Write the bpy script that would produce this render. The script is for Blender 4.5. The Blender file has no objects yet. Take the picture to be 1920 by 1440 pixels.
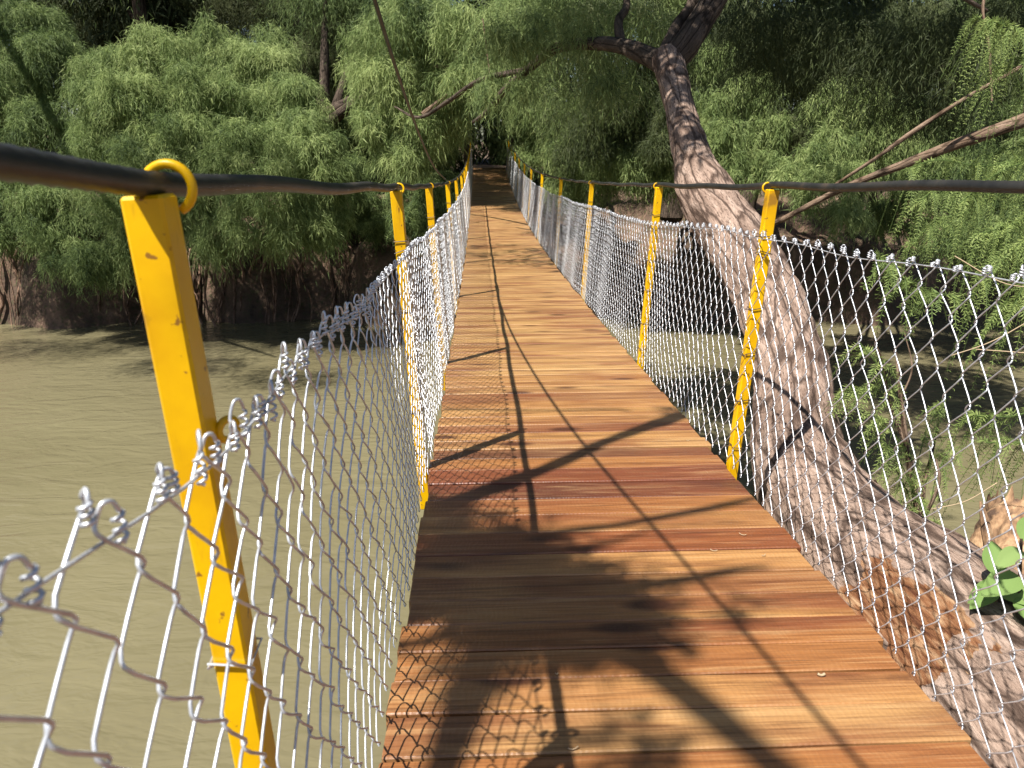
import bpy, math, random
import numpy as np
from mathutils import Vector, Matrix, noise as mnoise

C = bpy.context.scene.collection
SC = bpy.context.scene
rng = np.random.default_rng(7)
random.seed(7)

# ------------------------------------------------------------------ camera, sky, sun, exposure
PITCH, YAW = math.radians(17.5), math.radians(2.45)
FPX = 1400.0                                   # focal length in pixels of a 1920 wide frame
EYE = np.array([-0.36, 0.0, 0.0])
cam_d = bpy.data.cameras.new("camera"); cam = bpy.data.objects.new("camera", cam_d); C.objects.link(cam)
cam.location = EYE; cam.rotation_euler = (math.pi / 2 - PITCH, 0, -YAW)
cam_d.sensor_width = 36; cam_d.lens = FPX / 1920 * 36
cam_d.clip_start = 0.05; cam_d.clip_end = 600
cam_d.dof.use_dof = True; cam_d.dof.focus_distance = 3.2; cam_d.dof.aperture_fstop = 10
SC.camera = cam

SUN = np.array([-0.43, -0.40, 1.0])            # towards the sun, per metre of height
SUNV = Vector(SUN).normalized()
w = bpy.data.worlds.new("World"); SC.world = w; w.use_nodes = True
nt = w.node_tree; nt.nodes.clear()
sky = nt.nodes.new("ShaderNodeTexSky"); sky.sky_type = 'NISHITA'; sky.sun_disc = False
sky.sun_elevation = math.asin(SUNV.z); sky.sun_rotation = math.atan2(SUNV.x, SUNV.y)
bg = nt.nodes.new("ShaderNodeBackground"); bg.inputs[1].default_value = 0.05
wo = nt.nodes.new("ShaderNodeOutputWorld")
nt.links.new(sky.outputs[0], bg.inputs[0]); nt.links.new(bg.outputs[0], wo.inputs[0])
sl = bpy.data.lights.new("sun", 'SUN'); so = bpy.data.objects.new("sun", sl); C.objects.link(so)
sl.energy = 5.0; sl.angle = math.radians(0.53); sl.color = (1.0, 0.95, 0.86)
so.rotation_euler = SUNV.to_track_quat('Z', 'Y').to_euler(); so.location = (-20, -20, 40)
SC.view_settings.view_transform = 'Standard'; SC.view_settings.look = 'None'
SC.view_settings.exposure = 1.1; SC.view_settings.gamma = 1.0
SC.cycles.max_bounces = 6; SC.cycles.diffuse_bounces = 3; SC.cycles.transmission_bounces = 3
SC.cycles.sample_clamp_indirect = 4.0

# ------------------------------------------------------------------ helpers
_cx, _sx = math.cos(PITCH), math.sin(PITCH)
_cy, _sy = math.cos(YAW), math.sin(YAW)
def P(px, py, t):
    """point seen at a pixel of the 1920x1440 frame, t metres deep along the lens axis"""
    a, b = (px - 960) / FPX, (py - 720) / FPX
    f = _cx - b * _sx; z = -_sx - b * _cx
    return EYE + t * np.array([a * _cy + f * _sy, f * _cy - a * _sy, z])

def V3(*a): return np.array(a, float)
def nrm(v): return v / np.maximum(np.linalg.norm(v, axis=-1, keepdims=True), 1e-9)

_dk = np.polyfit([-3, -1, 1.07, 2.43, 4.44, 8.45, 11.6, 15, 18.15, 21, 24, 27],
                 [-.87, -.955, -1.06, -1.126, -1.227, -1.333, -1.379, -1.355, -1.285, -1.12, -.90, -.62], 5)
def dz(y): return np.polyval(_dk, y)

WATER = -5.0

class MB:
    """collects vertices and faces and links them as ONE mesh object"""
    def __init__(s): s.v = []; s.f = []; s.n = 0; s.t = []; s.b = []
    def add(s, V, F, tint=None, bark=None):
        V = np.asarray(V, float).reshape(-1, 3); F = np.asarray(F, int)
        if len(F) == 0: return
        s.v.append(V); s.f.append(F + s.n); s.n += len(V)
        s.t.append(np.full(len(F), 0.5) if tint is None else np.broadcast_to(np.asarray(tint, float), (len(F),)))
        s.b.append(np.zeros((len(V), 3)) if bark is None else bark)
    def build(s, name, mat, parent=None, smooth=False, origin=None):
        me = bpy.data.meshes.new(name)
        V = np.concatenate(s.v)
        off = np.zeros(3)
        if parent is not None:
            p = parent
            while p is not None: off = off + np.array(p.location); p = p.parent
        elif origin is not None: off = np.asarray(origin, float)
        V = V - off
        lt = np.concatenate([np.full(len(f), f.shape[1]) for f in s.f])
        loops = np.concatenate([f.ravel() for f in s.f])
        me.vertices.add(len(V)); me.vertices.foreach_set("co", V.astype(np.float32).ravel())
        me.loops.add(len(loops)); me.loops.foreach_set("vertex_index", loops.astype(np.int32))
        me.polygons.add(len(lt))
        me.polygons.foreach_set("loop_start", (np.cumsum(lt) - lt).astype(np.int32))
        me.polygons.foreach_set("loop_total", lt.astype(np.int32))
        me.polygons.foreach_set("use_smooth", np.full(len(lt), smooth))
        a = me.attributes.new("tint", 'FLOAT', 'FACE'); a.data.foreach_set("value", np.concatenate(s.t).astype(np.float32))
        B = np.concatenate(s.b)
        if np.any(B):
            a = me.attributes.new("bark", 'FLOAT_VECTOR', 'POINT'); a.data.foreach_set("vector", B.astype(np.float32).ravel())
        me.update(); me.validate()
        if mat: me.materials.append(mat)
        o = bpy.data.objects.new(name, me); C.objects.link(o)
        if parent is not None: o.parent = parent
        elif origin is not None: o.location = origin
        return o

def tag(o, label=None, cat=None, group=None, kind=None):
    if label: o["label"] = label
    if cat: o["category"] = cat
    if group: o["group"] = group
    if kind: o["kind"] = kind
    return o
def thing(name, label, cat, loc, group=None):
    o = bpy.data.objects.new(name, None); C.objects.link(o); o.location = tuple(float(c) for c in loc)
    o.empty_display_size = 0.2
    return tag(o, label, cat, group)

def spline(pts, n):
    """Catmull-Rom through rows (xyz + radius or more columns), n samples"""
    p = np.asarray(pts, float)
    q = np.vstack([2 * p[0] - p[1], p, 2 * p[-1] - p[-2]])
    u = np.linspace(0, len(p) - 1 - 1e-6, n); i = u.astype(int); t = (u - i)[:, None]
    a, b, c, d = q[i], q[i + 1], q[i + 2], q[i + 3]
    return 0.5 * (2 * b + (c - a) * t + (2 * a - 5 * b + 4 * c - d) * t ** 2 + (3 * b - a - 3 * c + d) * t ** 3)

def frames(p):
    T = nrm(np.gradient(p, axis=0)); n = len(p)
    N = np.zeros_like(p)
    ref = V3(0, 0, 1) if abs(T[0][2]) < 0.9 else V3(1, 0, 0)
    N[0] = nrm(np.cross(T[0], ref))
    for i in range(1, n):
        v = N[i - 1] - T[i] * np.dot(N[i - 1], T[i]); N[i] = v / max(np.linalg.norm(v), 1e-9)
    return T, N, np.cross(T, N)

def tube(p, r, sides=6, lobes=None, cap=True, phase=0.0):
    """vertices and quads of a round tube along p; lobes = (count, depth, turns per metre) makes a laid rope"""
    p = np.asarray(p, float); n = len(p); r = np.broadcast_to(np.asarray(r, float), (n,))
    T, N, B = frames(p)
    ph = np.linspace(0, 2 * math.pi, sides, endpoint=False) + phase
    rr = np.repeat(r[:, None], sides, 1)
    s = np.concatenate([[0], np.cumsum(np.linalg.norm(np.diff(p, axis=0), axis=1))])
    if lobes: rr = rr * (1 + lobes[1] * np.abs(np.cos(lobes[0] / 2 * (ph[None] + 2 * math.pi * lobes[2] * s[:, None]))))
    V = p[:, None] + rr[..., None] * (np.cos(ph)[None, :, None] * N[:, None] + np.sin(ph)[None, :, None] * B[:, None])
    i = np.arange(n - 1)[:, None] * sides; j = np.arange(sides)[None]; k = (j + 1) % sides
    F = np.stack([i + j, i + k, i + sides + k, i + sides + j], -1).reshape(-1, 4)
    bark = np.stack([np.repeat(s[:, None], sides, 1), rr * np.cos(ph)[None], rr * np.sin(ph)[None]], -1).reshape(-1, 3)
    return V.reshape(-1, 3), F, bark

def add_tube(mb, p, r, sides=6, tint=None, **k):
    V, F, b = tube(p, r, sides, **k); n = len(V)
    V = np.vstack([V, p[0], p[-1]]); b = np.vstack([b, b[0], b[-1]])
    mb.add(V, F, tint, b)
    j = np.arange(sides); kk = (j + 1) % sides; base = mb.n - len(V)
    T1 = np.stack([kk, j, np.full(sides, n)], 1); T2 = np.stack([n - sides + j, n - sides + kk, np.full(sides, n + 1)], 1)
    mb.f.append(np.vstack([T1, T2]) + base); mb.t.append(np.full(2 * sides, 0.5 if tint is None else tint))

def add_box(mb, c, h, R=None, tint=None):
    """box of half sizes h about c, R = 3x3 axes in rows, edges chamfered a little"""
    R = np.eye(3) if R is None else np.asarray(R)
    b = min(h) * 0.16
    V = []; idx = {}
    for sx in (-1, 1):
        for sy in (-1, 1):
            for sz in (-1, 1):
                for k in range(3):
                    q = np.array([sx, sy, sz]) * np.array(h, float)
                    for m in range(3):
                        if m != k: q[m] -= (sx, sy, sz)[m] * b
                    idx[(sx, sy, sz, k)] = len(V); V.append(c + q @ R)
    F4 = []; F3 = []
    for k in range(3):
        a, d = [(1, 2), (2, 0), (0, 1)][k]
        for s in (-1, 1):
            def key(u, v, kk=k):
                t = [0, 0, 0]; t[k] = s; t[a] = u; t[d] = v; return idx[(*t, kk)]
            q = [key(-1, -1), key(1, -1), key(1, 1), key(-1, 1)]
            F4.append(q if s > 0 else q[::-1])
    for k in range(3):                         # chamfers run along axis k
        a, d = [(1, 2), (2, 0), (0, 1)][k]
        for u in (-1, 1):
            for v in (-1, 1):
                def key(s, kk):
                    t = [0, 0, 0]; t[k] = s; t[a] = u; t[d] = v; return idx[(*t, kk)]
                q = [key(-1, a), key(1, a), key(1, d), key(-1, d)]
                F4.append(q if u * v < 0 else q[::-1])
    for sx in (-1, 1):
        for sy in (-1, 1):
            for sz in (-1, 1):
                q = [idx[(sx, sy, sz, k)] for k in range(3)]
                F3.append(q if sx * sy * sz > 0 else q[::-1])
    mb.add(np.array(V), np.array(F4), tint)
    mb.f.append(np.array(F3) + mb.n - len(V)); mb.t.append(np.full(len(F3), 0.5 if tint is None else tint))

# ------------------------------------------------------------------ materials
def M(name):
    m = bpy.data.materials.new(name); m.use_nodes = True; t = m.node_tree
    return m, t, t.nodes["Principled BSDF"]
def N(t, typ, **k):
    n = t.nodes.new(typ)
    for a, b in k.items():
        if a.startswith("i_"): n.inputs[int(a[2:]) if a[2:].isdigit() else a[2:].replace("_", " ")].default_value = b
        else: setattr(n, a, b)
    return n
def ramp(t, stops, fac):
    r = N(t, "ShaderNodeValToRGB"); e = r.color_ramp.elements
    while len(e) < len(stops): e.new(0.5)
    for x, (p, c) in zip(e, stops): x.position = p; x.color = (*c, 1)
    t.links.new(fac, r.inputs[0]); return r
def mix(t, a, b, fac, mode='MIX'):
    n = N(t, "ShaderNodeMix", data_type='RGBA', blend_type=mode)
    for s, v in ((0, fac), (6, a), (7, b)):
        if isinstance(v, (int, float)): n.inputs[s].default_value = v
        elif isinstance(v, tuple): n.inputs[s].default_value = (*v, 1)
        else: t.links.new(v, n.inputs[s])
    return n.outputs[2]
def bump(t, b, h, strength, dist):
    n = N(t, "ShaderNodeBump"); n.inputs["Strength"].default_value = strength; n.inputs["Distance"].default_value = dist
    t.links.new(h, n.inputs["Height"]); t.links.new(n.outputs[0], b.inputs["Normal"]); return n

def leaf_mat(name, dark, mid, light, trans=0.3):
    m, t, b = M(name)
    a = N(t, "ShaderNodeAttribute", attribute_name="tint")
    r = ramp(t, [(0, dark), (0.5, mid), (1, light)], a.outputs["Fac"])
    b.inputs["Roughness"].default_value = 0.6; b.inputs["Specular IOR Level"].default_value = 0.25
    t.links.new(r.outputs[0], b.inputs["Base Color"])
    tr = N(t, "ShaderNodeBsdfTranslucent"); t.links.new(r.outputs[0], tr.inputs[0])
    mx = N(t, "ShaderNodeMixShader"); mx.inputs[0].default_value = trans
    t.links.new(b.outputs[0], mx.inputs[1]); t.links.new(tr.outputs[0], mx.inputs[2])
    t.links.new(mx.outputs[0], t.nodes["Material Output"].inputs[0])
    return m
MAT = {}
MAT['leaf'] = leaf_mat('cypress_leaf', (.055, .09, .034), (.17, .235, .078), (.37, .44, .175), .42)
MAT['leaf_dull_shade'] = leaf_mat('dull_shade_leaf', (.03, .045, .016), (.07, .09, .032), (.13, .145, .06))  # dull foliage; on the leaning cypress it puts shade into the leaf colour
MAT['leaf_near'] = leaf_mat('near_leaf', (.07, .115, .035), (.17, .24, .07), (.30, .37, .12), .4)
MAT['broad'] = leaf_mat('broad_leaf', (.10, .18, .05), (.17, .27, .08), (.26, .35, .13), .35)

def bark_mat(name, c0, c1, c2, scale=1.0, dist=0.02):
    m, t, b = M(name)
    a = N(t, "ShaderNodeAttribute", attribute_name="bark")
    mp = N(t, "ShaderNodeMapping"); mp.inputs["Scale"].default_value = (5 * scale, 30 * scale, 30 * scale)
    t.links.new(a.outputs["Vector"], mp.inputs[0])
    n1 = N(t, "ShaderNodeTexNoise", i_Scale=1.0, i_Detail=8.0, i_Roughness=.65); t.links.new(mp.outputs[0], n1.inputs[0])
    v1 = N(t, "ShaderNodeTexVoronoi", feature='DISTANCE_TO_EDGE', i_Scale=.7)
    dm = N(t, "ShaderNodeMix", data_type='VECTOR'); dm.inputs[0].default_value = .5
    t.links.new(mp.outputs[0], dm.inputs[4]); t.links.new(n1.outputs["Color"], dm.inputs[5]); t.links.new(dm.outputs[1], v1.inputs[0])
    n2 = N(t, "ShaderNodeTexNoise", i_Scale=3.0, i_Detail=4.0); t.links.new(a.outputs["Vector"], n2.inputs[0])
    r = ramp(t, [(.28, c0), (.5, c1), (.72, c2)], n1.outputs["Fac"])
    mpf = N(t, "ShaderNodeMapping"); mpf.inputs["Scale"].default_value = (22 * scale, 110 * scale, 110 * scale)
    t.links.new(a.outputs["Vector"], mpf.inputs[0])
    nf = N(t, "ShaderNodeTexNoise", i_Scale=1.0, i_Detail=6.0, i_Roughness=.7); t.links.new(mpf.outputs[0], nf.inputs[0])
    fine = ramp(t, [(.33, (1, 1, 1)), (.5, (0, 0, 0))], nf.outputs["Fac"])
    col = mix(t, r.outputs[0], (c0[0] * .8, c0[1] * .75, c0[2] * .7), ramp(t, [(.45, (0, 0, 0)), (.7, (.6, .6, .6))], n2.outputs["Fac"]).outputs[0])
    col = mix(t, col, (c0[0] * .35, c0[1] * .33, c0[2] * .32), fine.outputs[0])
    crk = ramp(t, [(.02, (.85, .85, .85)), (.09, (0, 0, 0))], v1.outputs[0])
    col = mix(t, col, (c0[0] * .3, c0[1] * .28, c0[2] * .27), crk.outputs[0])
    at = N(t, "ShaderNodeAttribute", attribute_name="wound")
    n3 = N(t, "ShaderNodeTexNoise", i_Scale=2.2, i_Detail=5.0); t.links.new(mp.outputs[0], n3.inputs[0])
    wc = ramp(t, [(.3, (.07, .028, .015)), (.48, (.20, .09, .042)), (.7, (.38, .245, .145))], n3.outputs["Fac"])
    wa = N(t, "ShaderNodeMath", operation='MULTIPLY_ADD'); wa.inputs[1].default_value = 1.8; wa.use_clamp = True
    ws = N(t, "ShaderNodeMath", operation='SUBTRACT'); ws.inputs[1].default_value = .5; t.links.new(n3.outputs["Fac"], ws.inputs[0])
    t.links.new(ws.outputs[0], wa.inputs[0]); t.links.new(at.outputs["Fac"], wa.inputs[2])
    wr = ramp(t, [(.42, (0, 0, 0)), (.55, (1, 1, 1))], wa.outputs[0])
    wcc = mix(t, wc.outputs[0], (.07, .02, .01), ramp(t, [(.36, (.8, .8, .8)), (.46, (0, 0, 0))], nf.outputs["Fac"]).outputs[0])
    col = mix(t, col, wcc, wr.outputs[0])
    t.links.new(col, b.inputs["Base Color"]); b.inputs["Roughness"].default_value = .9; b.inputs["Specular IOR Level"].default_value = .15
    ad = N(t, "ShaderNodeMath", operation='MULTIPLY_ADD'); ad.inputs[1].default_value = .9
    sm = N(t, "ShaderNodeMath", operation='MINIMUM'); sm.inputs[1].default_value = .25; t.links.new(v1.outputs[0], sm.inputs[0])
    t.links.new(sm.outputs[0], ad.inputs[0]); t.links.new(n1.outputs["Fac"], ad.inputs[2])
    a2 = N(t, 'ShaderNodeMath', operation='MULTIPLY_ADD'); a2.inputs[1].default_value = .35
    t.links.new(nf.outputs['Fac'], a2.inputs[0]); t.links.new(ad.outputs[0], a2.inputs[2])
    bump(t, b, a2.outputs[0], 1.0, dist * 1.3)
    return m
MAT['bark'] = bark_mat('pinkish_bark', (.15, .10, .078), (.34, .245, .195), (.46, .355, .295))
MAT['bark_dark'] = bark_mat('dark_bark', (.05, .038, .03), (.10, .075, .058), (.16, .12, .095))
MAT['branch'] = bark_mat('brown_branch', (.11, .07, .045), (.20, .14, .10), (.30, .22, .165), 2.0, .006)
MAT['root'] = bark_mat('root', (.16, .09, .06), (.30, .19, .135), (.44, .31, .23), 1.0)

# planks: one colour per board, saw marks, grain and knots
m, t, b = M('varnished_planks'); MAT['plank'] = m
g = N(t, "ShaderNodeNewGeometry"); tc = N(t, "ShaderNodeTexCoord")
at = N(t, "ShaderNodeAttribute", attribute_name="tint")
wn = N(t, "ShaderNodeTexWhiteNoise", noise_dimensions='1D'); t.links.new(at.outputs["Fac"], wn.inputs["W"])
ofs = N(t, "ShaderNodeVectorMath", operation='MULTIPLY_ADD'); ofs.inputs[1].default_value = (40, 40, 40)
t.links.new(wn.outputs["Color"], ofs.inputs[0]); t.links.new(tc.outputs["Object"], ofs.inputs[2])
mp = N(t, "ShaderNodeMapping"); mp.inputs["Scale"].default_value = (1.6, 26, 26); t.links.new(ofs.outputs[0], mp.inputs[0])
gr = N(t, "ShaderNodeTexNoise", i_Scale=1.0, i_Detail=8.0, i_Roughness=.62, i_Distortion=.8); t.links.new(mp.outputs[0], gr.inputs[0])
mp2 = N(t, "ShaderNodeMapping"); mp2.inputs["Scale"].default_value = (1.1, 5, 5); t.links.new(ofs.outputs[0], mp2.inputs[0])
bl = N(t, "ShaderNodeTexNoise", i_Scale=1.3, i_Detail=3.0, i_Distortion=.5); t.links.new(mp2.outputs[0], bl.inputs[0])
base = ramp(t, [(0, (.315, .155, .052)), (.14, (.25, .102, .032)), (.36, (.36, .20, .08)), (.5, (.20, .064, .022)), (.62, (.33, .165, .058)), (.74, (.135, .036, .018)), (.84, (.33, .18, .07)), (.93, (.075, .023, .014)), (1, (.28, .12, .04))], wn.outputs["Value"])
base.color_ramp.interpolation = 'CONSTANT'
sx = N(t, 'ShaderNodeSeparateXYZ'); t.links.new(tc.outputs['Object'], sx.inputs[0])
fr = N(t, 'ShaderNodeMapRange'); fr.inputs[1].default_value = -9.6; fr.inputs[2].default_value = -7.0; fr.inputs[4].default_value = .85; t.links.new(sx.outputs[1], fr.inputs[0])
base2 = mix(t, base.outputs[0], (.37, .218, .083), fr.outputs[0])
c1 = mix(t, base2, (.15, .045, .018), ramp(t, [(.42, (0, 0, 0)), (.66, (.85, .85, .85))], bl.outputs["Fac"]).outputs[0])
c2 = mix(t, c1, (.06, .019, .008), ramp(t, [(.5, (0, 0, 0)), (.74, (.85, .85, .85))], gr.outputs["Fac"]).outputs[0])
mpg = N(t, 'ShaderNodeMapping'); mpg.inputs['Scale'].default_value = (4, 150, 150); t.links.new(ofs.outputs[0], mpg.inputs[0])
gf = N(t, 'ShaderNodeTexNoise', i_Scale=1.0, i_Detail=5.0, i_Roughness=.7, i_Distortion=.4); t.links.new(mpg.outputs[0], gf.inputs[0])
c2 = mix(t, c2, (.05, .016, .007), ramp(t, [(.5, (0, 0, 0)), (.68, (.6, .6, .6))], gf.outputs['Fac']).outputs[0])
c2 = mix(t, c2, (.46, .30, .15), ramp(t, [(.3, (.35, .35, .35)), (.46, (0, 0, 0))], gf.outputs['Fac']).outputs[0])
c3 = mix(t, c2, (.42, .27, .13), ramp(t, [(.2, (.6, .6, .6)), (.45, (0, 0, 0))], gr.outputs["Fac"]).outputs[0])
kv = N(t, "ShaderNodeTexVoronoi", i_Scale=1.0); mp3 = N(t, "ShaderNodeMapping"); mp3.inputs["Scale"].default_value = (2.4, 7, 7)
dm = N(t, "ShaderNodeMix", data_type='VECTOR'); dm.inputs[0].default_value = .12
t.links.new(ofs.outputs[0], mp3.inputs[0]); t.links.new(mp3.outputs[0], dm.inputs[4]); t.links.new(bl.outputs["Color"], dm.inputs[5]); t.links.new(dm.outputs[1], kv.inputs[0])
c4 = mix(t, c3, (.045, .014, .008), ramp(t, [(.09, (.9, .9, .9)), (.2, (0, 0, 0))], kv.outputs["Distance"]).outputs[0])
wv = N(t, "ShaderNodeTexWave", i_Scale=23.0, i_Distortion=9.0, i_Detail=3.0); wv.bands_direction = 'X'
t.links.new(ofs.outputs[0], wv.inputs[0])
c5 = mix(t, c4, (.12, .045, .02), ramp(t, [(.6, (0, 0, 0)), (1, (.07, .07, .07))], wv.outputs["Fac"]).outputs[0])
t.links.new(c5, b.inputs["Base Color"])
b.inputs["Roughness"].default_value = .42; b.inputs["Specular IOR Level"].default_value = .5
ad = N(t, "ShaderNodeMath", operation='MULTIPLY_ADD'); ad.inputs[1].default_value = .12
t.links.new(wv.outputs["Fac"], ad.inputs[0]); t.links.new(gr.outputs["Fac"], ad.inputs[2])
bump(t, b, ad.outputs[0], .6, .004)

m, t, b = M('yellow_paint'); MAT['yellow'] = m
tc = N(t, "ShaderNodeTexCoord")
n1 = N(t, "ShaderNodeTexNoise", i_Scale=9.0, i_Detail=6.0); t.links.new(tc.outputs["Object"], n1.inputs[0])
n2 = N(t, "ShaderNodeTexNoise", i_Scale=60.0, i_Detail=3.0); t.links.new(tc.outputs["Object"], n2.inputs[0])
c = mix(t, (.70, .41, .001), (.58, .31, .002), ramp(t, [(.4, (0, 0, 0)), (.65, (1, 1, 1))], n1.outputs["Fac"]).outputs[0])
c = mix(t, c, (.24, .12, .02), ramp(t, [(.66, (0, 0, 0)), (.72, (.8, .8, .8))], n1.outputs["Fac"]).outputs[0])
mpw = N(t, "ShaderNodeMapping"); mpw.inputs["Scale"].default_value = (40, 40, 6); t.links.new(tc.outputs["Object"], mpw.inputs[0])
n4 = N(t, "ShaderNodeTexNoise", i_Scale=1.0, i_Detail=7.0, i_Roughness=.7); t.links.new(mpw.outputs[0], n4.inputs[0])
c = mix(t, c, (.36, .19, .01), ramp(t, [(.56, (0, 0, 0)), (.72, (.7, .7, .7))], n4.outputs["Fac"]).outputs[0])
c = mix(t, c, (.09, .04, .015), ramp(t, [(.69, (0, 0, 0)), (.72, (.85, .85, .85))], n4.outputs["Fac"]).outputs[0])
c = mix(t, c, (.2, .09, .02), ramp(t, [(.66, (0, 0, 0)), (.70, (.9, .9, .9))], n2.outputs["Fac"]).outputs[0])
t.links.new(c, b.inputs["Base Color"]); b.inputs["Specular IOR Level"].default_value = .3; b.inputs["Roughness"].default_value = .35
bump(t, b, n2.outputs["Fac"], .12, .002)

m, t, b = M('galvanised_wire'); MAT['wire'] = m
tc = N(t, "ShaderNodeTexCoord"); n1 = N(t, "ShaderNodeTexNoise", i_Scale=60.0, i_Detail=3.0); t.links.new(tc.outputs["Object"], n1.inputs[0])
r = ramp(t, [(.3, (.44, .46, .50)), (.7, (.68, .70, .74))], n1.outputs["Fac"]); t.links.new(r.outputs[0], b.inputs["Base Color"])
b.inputs["Metallic"].default_value = .6; b.inputs["Roughness"].default_value = .38

m, t, b = M('rusty_tie_wire'); MAT['tie'] = m
b.inputs["Base Color"].default_value = (.06, .045, .035, 1); b.inputs["Metallic"].default_value = .4; b.inputs["Roughness"].default_value = .55

m, t, b = M('steel_cable'); MAT['cable'] = m
tc = N(t, "ShaderNodeTexCoord"); n1 = N(t, "ShaderNodeTexNoise", i_Scale=14.0, i_Detail=5.0); t.links.new(tc.outputs["Object"], n1.inputs[0])
r = ramp(t, [(.35, (.018, .018, .019)), (.6, (.04, .038, .036)), (.8, (.10, .07, .05))], n1.outputs["Fac"]); t.links.new(r.outputs[0], b.inputs["Base Color"])
b.inputs["Metallic"].default_value = .35; b.inputs["Roughness"].default_value = .45

m, t, b = M('muddy_water'); MAT['water'] = m
tc = N(t, "ShaderNodeTexCoord")
mp = N(t, "ShaderNodeMapping"); mp.inputs["Scale"].default_value = (1.0, 2.2, 1); mp.inputs["Rotation"].default_value = (0, 0, .5)
t.links.new(tc.outputs["Object"], mp.inputs[0])
n1 = N(t, "ShaderNodeTexNoise", i_Scale=.9, i_Detail=3.0, i_Distortion=1.2); t.links.new(mp.outputs[0], n1.inputs[0])
n2 = N(t, "ShaderNodeTexNoise", i_Scale=.25, i_Detail=3.0); t.links.new(tc.outputs["Object"], n2.inputs[0])
n3 = N(t, "ShaderNodeTexNoise", i_Scale=4.0, i_Detail=2.0, i_Distortion=.8); t.links.new(mp.outputs[0], n3.inputs[0])
r = ramp(t, [(.3, (.122, .107, .060)), (.7, (.152, .135, .078))], n2.outputs["Fac"]); t.links.new(r.outputs[0], b.inputs["Base Color"])
b.inputs["Roughness"].default_value = .06; b.inputs["IOR"].default_value = 1.33
ad = N(t, "ShaderNodeMath", operation='MULTIPLY_ADD'); ad.inputs[1].default_value = .22
t.links.new(n3.outputs["Fac"], ad.inputs[0]); t.links.new(n1.outputs["Fac"], ad.inputs[2])
bump(t, b, ad.outputs[0], .32, .16)

m, t, b = M('earth'); MAT['earth'] = m
tc = N(t, "ShaderNodeTexCoord")
n1 = N(t, "ShaderNodeTexNoise", i_Scale=1.4, i_Detail=9.0, i_Roughness=.65); t.links.new(tc.outputs["Object"], n1.inputs[0])
n2 = N(t, "ShaderNodeTexNoise", i_Scale=9.0, i_Detail=6.0); t.links.new(tc.outputs["Object"], n2.inputs[0])
r = ramp(t, [(.3, (.035, .023, .016)), (.5, (.10, .062, .042)), (.7, (.20, .125, .085))], n1.outputs["Fac"])
c = mix(t, r.outputs[0], (.05, .06, .02), ramp(t, [(.5, (0, 0, 0)), (.7, (.7, .7, .7))], n2.outputs["Fac"]).outputs[0])
t.links.new(c, b.inputs["Base Color"]); b.inputs["Roughness"].default_value = .95
bump(t, b, n2.outputs["Fac"], .8, .06)

m, t, b = M('dark_weathered_timber'); MAT['timber'] = m
tc = N(t, "ShaderNodeTexCoord"); n1 = N(t, "ShaderNodeTexNoise", i_Scale=8.0, i_Detail=6.0); t.links.new(tc.outputs["Object"], n1.inputs[0])
r = ramp(t, [(.3, (.05, .04, .032)), (.7, (.12, .095, .075))], n1.outputs["Fac"]); t.links.new(r.outputs[0], b.inputs["Base Color"])
b.inputs["Roughness"].default_value = .8

m, t, b = M('pale_wood'); MAT['pale'] = m
b.inputs["Base Color"].default_value = (.36, .27, .17, 1); b.inputs["Roughness"].default_value = .8
m, t, b = M('split_wood'); MAT['split'] = m
tc = N(t, "ShaderNodeTexCoord"); mp = N(t, "ShaderNodeMapping"); mp.inputs["Scale"].default_value = (14, 14, 5); t.links.new(tc.outputs["Object"], mp.inputs[0])
n1 = N(t, "ShaderNodeTexNoise", i_Scale=2.0, i_Detail=7.0); t.links.new(mp.outputs[0], n1.inputs[0])
r = ramp(t, [(.32, (.07, .04, .025)), (.5, (.24, .14, .075)), (.7, (.42, .28, .16))], n1.outputs["Fac"]); t.links.new(r.outputs[0], b.inputs["Base Color"])
b.inputs["Roughness"].default_value = .9; bump(t, b, n1.outputs["Fac"], 1, .02)

# ------------------------------------------------------------------ ground, banks, river
def fbm(x, y, seed=0.0, oct=4, f=1.0):
    out = np.zeros_like(x); a = 1.0
    for o in range(oct):
        s1 = np.sin(f * x * 1.3 + 2.1 * o + seed + 1.7 * np.sin(f * y * .9 + o + seed * 2))
        s2 = np.sin(f * y * 1.1 - 1.3 * o + seed * 3 + 1.9 * np.sin(f * x * .8 - o + seed))
        out += a * s1 * s2; a *= .5; f *= 2.03
    return out
def smooth(a, b, x):
    t = np.clip((x - a) / (b - a), 0, 1); return t * t * (3 - 2 * t)
def ground_z(x, y):
    x = np.asarray(x, float); y = np.asarray(y, float)
    edge = 2.3 + .55 * np.sin(x * .9 + 1) + .5 * smooth(1, 5, x) - 2.2 * smooth(0.6, -1.5, x)
    near = -1.75 + .12 * fbm(x, y, 1, 4, 1.6) + .75 * smooth(.5, -3, y) * smooth(2, .2, np.abs(x))
    z = near + (-6.2 - near) * smooth(edge - .4, edge + 1.9, y)
    fedge = 22.3 + .35 * np.sin(x * .55) + .45 * np.sin(x * 1.3 + 2) - .08 * np.abs(x - 2) * (x > 2)
    bank = -6.2 + 3.4 * smooth(fedge - .5, fedge + .9, y) + 1.0 * smooth(fedge + .9, fedge + 4.5, y) + 4.0 * smooth(28, 75, y)
    bank = bank + (.22 * fbm(x, y, 4, 4, 1.9)) * smooth(fedge - .6, fedge + .4, y)
    path = smooth(1.8, .7, np.abs(x)) * smooth(25.2, 26.8, y)
    bank = bank * (1 - path) + path * (-.66 + .012 * (y - 27))
    return np.where(y > 12, bank, z)
def gridlines(segs):
    out = []
    for a, b, s in segs: out += list(np.arange(a, b, s))
    return np.array(out + [segs[-1][1]])
gx = gridlines([(-250, -60, 19), (-60, -22, 2), (-22, 16, .17), (16, 60, 2), (60, 250, 19)])
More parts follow.
